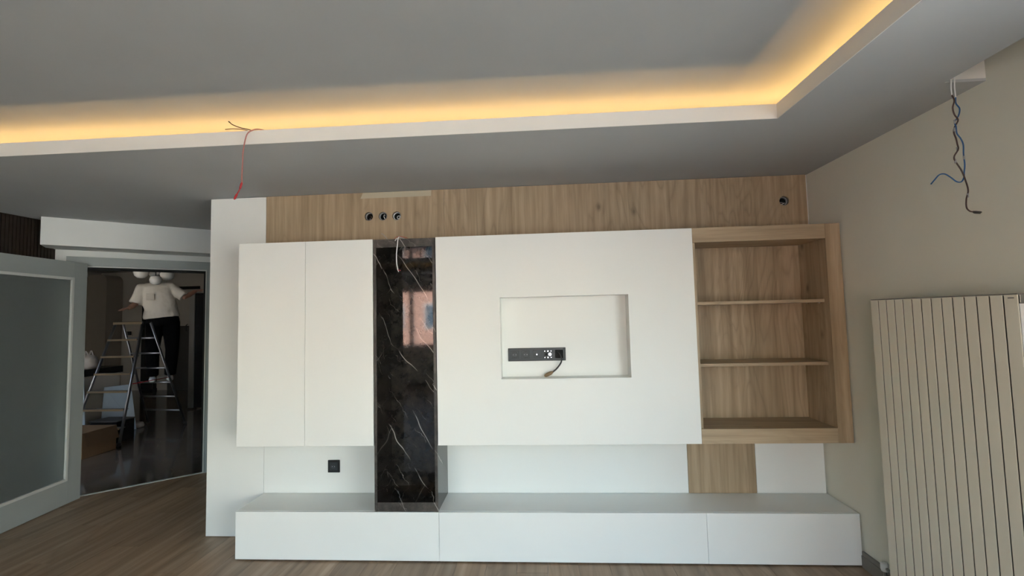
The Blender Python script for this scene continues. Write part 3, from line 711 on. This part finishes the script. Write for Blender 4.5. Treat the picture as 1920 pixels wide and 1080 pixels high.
obj('spreader', MB().tube([fTR.lerp(fBR, .52), rTR.lerp(rBR, .52)], .006, 6), 'red', t)

# person on the rear rungs
person = thing('person', 'person in a white short-sleeved polo shirt and black trousers standing on a step ladder', 'person', (-5.765, 6.47, LTOP*3/7+.016), None, math.atan2(.651, .759))
SIDE = (1, 0, 0)
def hand(m, wr, dr, up, r=.0085, thumb=1):
    wr, dr, up = Vector(wr), Vector(dr).normalized(), Vector(up).normalized(); sd = dr.cross(up).normalized()
    m.tube([wr-dr*.01, wr+dr*.03, wr+dr*.075, wr+dr*.095], [(.026, .017), (.036, .016), (.041, .014), (.038, .012)], 12, side=sd)
    for k, ln in enumerate((.066, .078, .074, .056)):
        b_ = wr+dr*.085+sd*(.030-.020*k); m.tube([b_, b_+dr*ln*.45-up*.004, b_+dr*ln*.8-up*.014, b_+dr*ln-up*.024], [r, r*.95, r*.85, r*.6], 8)
    b_ = wr+dr*.025+sd*.030*thumb; m.tube([b_, b_+sd*.022*thumb+dr*.018-up*.004, b_+sd*.030*thumb+dr*.046-up*.010, b_+sd*.030*thumb+dr*.062-up*.014], [r*1.25, r*1.15, r, r*.7], 8)
m = MB()
m.tube([(0, .0, .86), (0, 0, .95), (-.02, 0, 1.08), (-.05, 0, 1.22), (-.075, 0, 1.34), (-.088, .005, 1.43), (-.09, .01, 1.47)], [(.13, .10), (.165, .12), (.155, .115), (.165, .115), (.175, .11), (.13, .085), (.07, .06)], 20, side=SIDE)
m.tube([(-.09, .01, 1.42), (-.092, .0, 1.50), (-.095, -.01, 1.56)], [.062, .056, .056], 14)
LSH, LEL, LWR = Vector((-.255, 0, 1.405)), Vector((-.335, -.03, 1.16)), Vector((-.385, -.185, 1.10))
RSH, REL, RWR = Vector((.085, 0, 1.42)), Vector((.265, -.07, 1.27)), Vector((.40, .03, 1.375))
for a, b_, c in ((LSH, LEL, LWR), (RSH, REL, RWR)):
    m.tube([a, a.lerp(b_, .5), b_, b_.lerp(c, .4), c], [.052, .047, .042, .040, .028], 12)
hand(m, LWR, (-.55, -.70, -.12), (0, 0, 1), thumb=-1); hand(m, RWR, (.93, .25, .22), (0, -.2, 1))
HIP = [Vector((-.10, 0, .89)), Vector((.10, 0, .89))]; KN = [Vector((-.115, -.05, .47)), Vector((.12, -.05, .47))]; AN = [Vector((-.11, .03, .075)), Vector((.10, .03, .075))]
for h, k, a in zip(HIP, KN, AN):
    m.tube([h, h.lerp(k, .5), k, k.lerp(a, .35), a, a+Vector((0, 0, -.04))], [.092, .078, .058, .056, .040, .040], 14)
# head
hc = Vector((-.098, -.02, 1.655))
m.ball(hc, (.076, .096, .115), 20, 14); m.ball(hc+Vector((0, -.035, -.06)), (.055, .055, .055), 16, 10)
m.tube([hc+Vector((0, -.085, .02)), hc+Vector((0, -.110, -.022)), hc+Vector((0, -.090, -.030))], [.009, .015, .010], 8)
for sg in (-1, 1): m.ball(hc+Vector((sg*.078, .005, -.005)), (.010, .020, .032), 10, 8)
m.ball(hc+Vector((0, -.083, -.058)), (.024, .012, .008), 10, 8)
body = obj('body', remeshed(m, .0065, 4), 'skin', person, local=True, label='skin of face, neck and arms')
for sg in (-1, 1): obj('eye', MB().ball(hc+Vector((sg*.031, -.086, .005)), (.012, .008, .007), 10, 8), 'eye', body, local=True)
hm = MB().ball(hc+Vector((0, .016, .028)), (.083, .096, .103), 20, 14)
obj('hair', hm, 'hair', person, local=True)
sh = MB()
sh.tube([(-.015, 0, .955), (-.02, 0, 1.00), (-.028, 0, 1.10), (-.055, 0, 1.24), (-.080, 0, 1.36), (-.088, .0, 1.43), (-.09, .008, 1.475)], [(.225, .150), (.222, .155), (.205, .150), (.205, .142), (.205, .130), (.200, .110), (.105, .078)], 28, side=SIDE)
for a, b_ in ((LSH, LEL), (RSH, REL)):
    q = a.lerp(b_, .93); ctr = Vector((-.09, 0, 1.415)); sh.tube([a.lerp(ctr, .75), a.lerp(ctr, .3), a+Vector((0, 0, .008)), a.lerp(b_, .5), q], [.072, .080, .076, .074, .080], 18)
sh = remeshed(sh, .010, 3)
so = obj('polo_shirt', sh, 'shirt', person, local=True, label='white short-sleeved polo shirt')
tx = bpy.data.textures.new('folds', 'CLOUDS'); tx.noise_scale = .12
dm = so.modifiers.new('folds', 'DISPLACE'); dm.texture = tx; dm.strength = .022; dm.mid_level = .5
obj('collar', MB().lathe([(.066, 0), (.084, .002), (.098, -.022), (.080, -.012)], (-.09, .004, 1.488), 'Z', 24, True), 'shirt', so, local=True)
obj('chest_pocket', MB().box(-.20, -.11, -.166, -.158, 1.22, 1.32), 'shirt', so, local=True)
tr_ = MB()
tr_.tube([(0, 0, 1.00), (0, 0, .93), (0, 0, .84)], [(.185, .132), (.205, .140), (.195, .130)], 24, side=SIDE)
for h, k, a in zip(HIP, KN, AN): tr_.tube([h, h.lerp(k, .5), k, k.lerp(a, .5), a+Vector((0, 0, .01))], [.112, .102, .085, .080, .074], 18)
obj('trousers', remeshed(tr_, .010, 3), 'trouser', person, local=True, label='black trousers')
for a in AN:
    s_ = MB().tube([a+Vector((0, .07, -.045)), a+Vector((0, .05, -.04)), a+Vector((0, -.05, -.04)), a+Vector((0, -.13, -.050)), a+Vector((0, -.175, -.055))], [(.03, .028), (.040, .050), (.042, .046), (.044, .032), (.028, .018)], 14, side=SIDE)
    obj('shoe', remeshed(s_, .008, 3), 'whitep', person, local=True, label='pale shoe')

# chandelier in front of the person's head
cc = Vector((-5.245, 5.75, 0))
t = thing('chandelier', 'hanging chandelier with white opal glass shades in the hall', 'lamp', (cc.x, cc.y, 2.8))
obj('ceiling_rose', MB().lathe([(.002, 2.799), (.06, 2.799), (.06, 2.775), (.02, 2.755), (.002, 2.755)], (cc.x, cc.y, 0), 'Z', 20, True), 'blackp', t)
obj('rod', MB().tube([(cc.x, cc.y, 2.76), (cc.x, cc.y, 2.42)], .009, 10), 'blackp', t)
obj('hub', MB().ball((cc.x, cc.y, 2.42), (.045, .045, .05), 16, 10), 'blackp', t)
cd = Vector((.759, .651, 0)); cv = Vector((-.651, .759, 0))
for da, dv, zz in ((-.155, .02, 2.262), (.125, .06, 2.245), (.005, -.10, 2.155), (-.02, .18, 2.30)):
    p = cc + cd*da + cv*dv
    arm = obj('arm', MB().tube(spline([(cc.x, cc.y, 2.42), tuple((cc*.5+p*.5)+Vector((0, 0, 2.46))), (p.x, p.y, zz+.11), (p.x, p.y, zz+.055)]), .006, 8), 'blackp', t)
    rr = .085 if zz > 2.2 else .072
    prof = [(.028, rr*.78), (rr*.80, rr*.60), (rr, .0), (rr*.86, -rr*.52), (rr*.5, -rr*.86), (rr*.32, -rr*.90), (rr*.30, -rr*.80), (rr*.78, -rr*.46), (rr*.93, 0), (rr*.73, rr*.54), (.028, rr*.70)]
    obj('glass_shade', MB().lathe(prof, (p.x, p.y, zz), 'Z', 28, True), 'opal', arm)
    obj('bulb_socket', MB().lathe([(.002, .02), (.018, .02), (.020, -.03), (.002, -.03)], (p.x, p.y, zz+.01), 'Z', 14, True), 'brown', arm)

# counter with bags, boards, boxes
t = thing('counter', 'dark topped kitchen counter in the hall behind the open door', 'counter', (-6.75, 6.1, 0))
obj('body', MB().box(-7.35, -6.42, 5.75, 6.45, .02, .84), 'hallwall', t); obj('countertop', MB().box(-7.38, -6.40, 5.70, 6.48, .8402, .935), 'darkg', t, .003)
obj('plinth', MB().box(-7.30, -6.46, 5.80, 6.42, .0005, .0198), 'black', t)
def bag(c, s, label):
    m = MB(); rnd = random.Random(int(c[0]*100))
    m.ball(c, s, 16, 12)
    for v in m.bm.verts:
        k = (v.co.z-c[2])/s[2]; v.co.x += rnd.uniform(-.018, .018); v.co.y += rnd.uniform(-.018, .018)
        if k < -.4: v.co.z = c[2]-s[2]*.55
    me = m.mesh('plastic_bag')
    o = thing('plastic_bag', label, 'bag', (c[0], c[1], c[2]-s[2]*.55), 'plastic bags on the counter')
    obj('sack', me, 'bag', o)
    for sg in (-1, 1):
        obj('handle', MB().tube(spline([(c[0]-s[0]*.3, c[1]+sg*.03, c[2]+s[2]*.75), (c[0]-s[0]*.05, c[1]+sg*.04, c[2]+s[2]*1.35), (c[0]+s[0]*.35, c[1]+sg*.03, c[2]+s[2]*.75)]), [(.012, .003)]*13, 8), 'bag', o)
bag((-6.78, 5.98, 1.02), (.15, .13, .145), 'white plastic bag standing on the counter nearest the door edge')
bag((-6.52, 6.06, 1.01), (.115, .12, .13), 'knotted white plastic carrier bag by the counter end next to the ladder')
# pale boards leaning by the counter
def quad_board(name, pts, th, label, m='board'):
    P = [Vector(p) for p in pts]; n = (P[1]-P[0]).cross(P[3]-P[0]).normalized()*th
    b = MB(); a = [b.bm.verts.new(p) for p in P]; c = [b.bm.verts.new(p+n) for p in P]
    b.bm.faces.new(a); b.bm.faces.new(c[::-1])
    for i in range(4): b.bm.faces.new((a[i], a[(i+1) % 4], c[(i+1) % 4], c[i]))
    return tag(obj(name, b, m), label, 'board', 'pale boards leaning in the hall')
quad_board('furniture_board', [(-6.62, 5.44, .002), (-6.06, 5.64, .002), (-6.15, 5.66, .965), (-6.56, 5.45, .965)], .018, 'pale blue board propped upright behind the ladder treads')
quad_board('furniture_board', [(-6.30, 6.05, .002), (-6.05, 6.36, .002), (-6.19, 6.40, .66), (-6.33, 6.12, .66)], .018, 'narrow pale board standing on the floor beside the ladder')
# cardboard box
t = thing('cardboard_box', 'open brown cardboard box on the hall floor under the boards', 'box', (-6.1, 5.2, 0))
bx0, bx1, by0, by1, bz = -6.45, -5.38, 4.96, 5.38, .30
obj('box_body', MB().box(bx0, bx1, by0, by1, .001, bz), 'card', t, .002)
obj('flap', MB().box(0, .20, 0, .004, 0, .4, lambda x, y, z: (bx1+.02+x*.2, by0+z, bz-x*.75)), 'card', t)
obj('flap', MB().box(bx0, bx1, by0-.006, by0-.002, bz-.16, bz), 'card', t)
t = thing('dark_crate', 'low dark crate on the hall floor between the ladder legs', 'crate', (-5.83, 5.77, 0))
obj('crate_body', MB().box(-6.02, -5.64, 5.64, 5.90, .001, .27), 'darkg', t, .003); obj('crate_rim', MB().box(-6.03, -5.63, 5.63, 5.91, .2702, .285), 'board_and_shade', t, .002)
# crumpled cloth on the floor
m = MB(); rnd = random.Random(3)
for k in range(4): m.ball((-6.30+.06*k, 6.56-.03*k, .03), (.07, .06, .045+.012*(k % 2)), 12, 8)
for v in m.bm.verts: v.co += Vector((rnd.uniform(-.012, .012), rnd.uniform(-.012, .012), rnd.uniform(-.006, .012))); v.co.z = max(v.co.z, .002)
tag(obj('crumpled_cloth', m, 'cloth'), 'small crumpled pale cloth lying on the hall floor', 'cloth')
# tall dark refrigerator with steel edge
t = thing('refrigerator', 'tall dark refrigerator with a brushed steel front edge', 'refrigerator', (-6.05, 8.0, 0))
obj('body', MB().box(-6.29, -5.62, 7.75, 8.4, .03, 2.10), 'darkg', t, .004); d_ = obj('steel_edge', MB().box(-6.385, -6.291, 7.73, 7.79, .03, 2.12), 'steel', t, .004)
obj('edge_handle', MB().tube([(-6.40, 7.72, 1.40), (-6.40, 7.68, 1.42), (-6.40, 7.68, 1.52), (-6.40, 7.72, 1.54)], .008, 8), 'blackp', d_)
for xx in (-6.2, -5.72): obj('foot', MB().tube([(xx, 7.85, .0005), (xx, 7.85, .0295)], .02, 10), 'blackp', t)
# pale rounded cabinet, wall board, dark column, black switch on the far wall
t = thing('rounded_cabinet', 'tall pale cabinet with rounded top corners at the hall end', 'cabinet', (-10.0, 9.7, 0))
x0, x1, zt = -10.45, -9.92, 2.72
poly = [(x0, .05), (x1, .05)] + [(x1-.16+.16*cos(a*pi/16), zt-.16+.16*sin(a*pi/16)) for a in range(9)] + [(x0+.16-.16*cos(a*pi/16), zt-.16+.16*sin(a*pi/16)) for a in range(8, -1, -1)]
me = MB().prism(poly, 0, .40).mesh('body')
for v in me.vertices: v.co = Vector((v.co.x, HB-.42+v.co.z, v.co.y))
obj('body', me, 'fridge', t); obj('plinth', MB().box(x0+.02, x1-.02, HB-.40, HB-.02, .0005, .0498), 'black', t)
t = thing('dark_column', 'narrow black column against the hall end wall behind the person', 'column', (-9.3, 9.9, 0))
obj('shaft', MB().box(-9.33, -9.03, HB-.12, HB-.002, .05, 2.42), 'darkg', t, .004); obj('base', MB().box(-9.34, -9.02, HB-.125, HB-.001, .0005, .0498), 'black', t)
t = thing('wall_board', 'pale board above a dark lower panel on the hall end wall', 'panel', (-8.2, HB, 0))
obj('upper_board', MB().box(-8.75, -8.02, HB-.03, HB-.002, 1.50, 2.35), 'hallwall', t, .002); obj('lower_board', MB().box(-8.75, -8.02, HB-.03, HB-.002, .0005, 1.49), 'board_and_shade', t, .002)
obj('top_edge', MB().box(-8.77, -8.0, HB-.035, HB-.002, 2.3502, 2.42), 'darkg', t)
t = thing('wall_switch', 'small black switch plate on the hall end wall', 'switch', (-9.8, HB, 1.35))
obj('frame_plate', MB().box(-9.86, -9.66, HB-.012, HB-.0005, 1.28, 1.41), 'hallwall', t, .002); obj('rocker', MB().box(-9.84, -9.68, HB-.018, HB-.0125, 1.30, 1.39), 'blackp', t, .002)

# ================================================================== OUTSIDE
struct('ground_outside', MB().box(-60, 60, -80, 60, -3.4, -3.2), 'ground')
t = thing('pink_building', 'sunlit pink building across the street mirrored in the marble', 'building', (-7, -20, -3.2))
obj('wall', MB().box(-9.0, -4.9, -28, -18, -3.2, 3.7), 'pinkwall', t)
for ix in range(2):
    for iz in range(2):
        x = -8.75+ix*2.35; z = -2.0+iz*2.9
        w = obj('window', MB().box(x, x+1.2, -18.0, -17.97, z, z+1.4), 'pvc', t)
        obj('window_pane', MB().box(x+.07, x+1.13, -17.97, -17.96, z+.07, z+1.33), 'bwin', w)
obj('roof_edge', MB().box(-9.2, -4.7, -28.2, -17.8, 3.7, 3.95), 'pvc', t)

t = bpy.data.objects.new('added_building', None); COL.objects.link(t); t.location = (19, -1, -3.2); t['kind'] = 'structure'; t['label'] = 'unseen cream building added outside the balcony window for its light'  # unseen; added so its sunlit face lights the room more evenly
obj('wall', MB().box(15, 25, -17, 15, -3.2, 6.2), 'creamwall', t)
for iy in range(8):
    for iz in range(3):
        y = -15.6+iy*3.9; z = -2.2+iz*2.9
        w = obj('window', MB().box(14.97, 15.0, y, y+1.3, z, z+1.5), 'pvc', t)
        obj('window_pane', MB().box(14.96, 14.97, y+.07, y+1.23, z+.07, z+1.43), 'bwin', w)
obj('roof_edge', MB().box(14.7, 25.3, -17.3, 15.3, 6.2, 6.45), 'pvc', t)
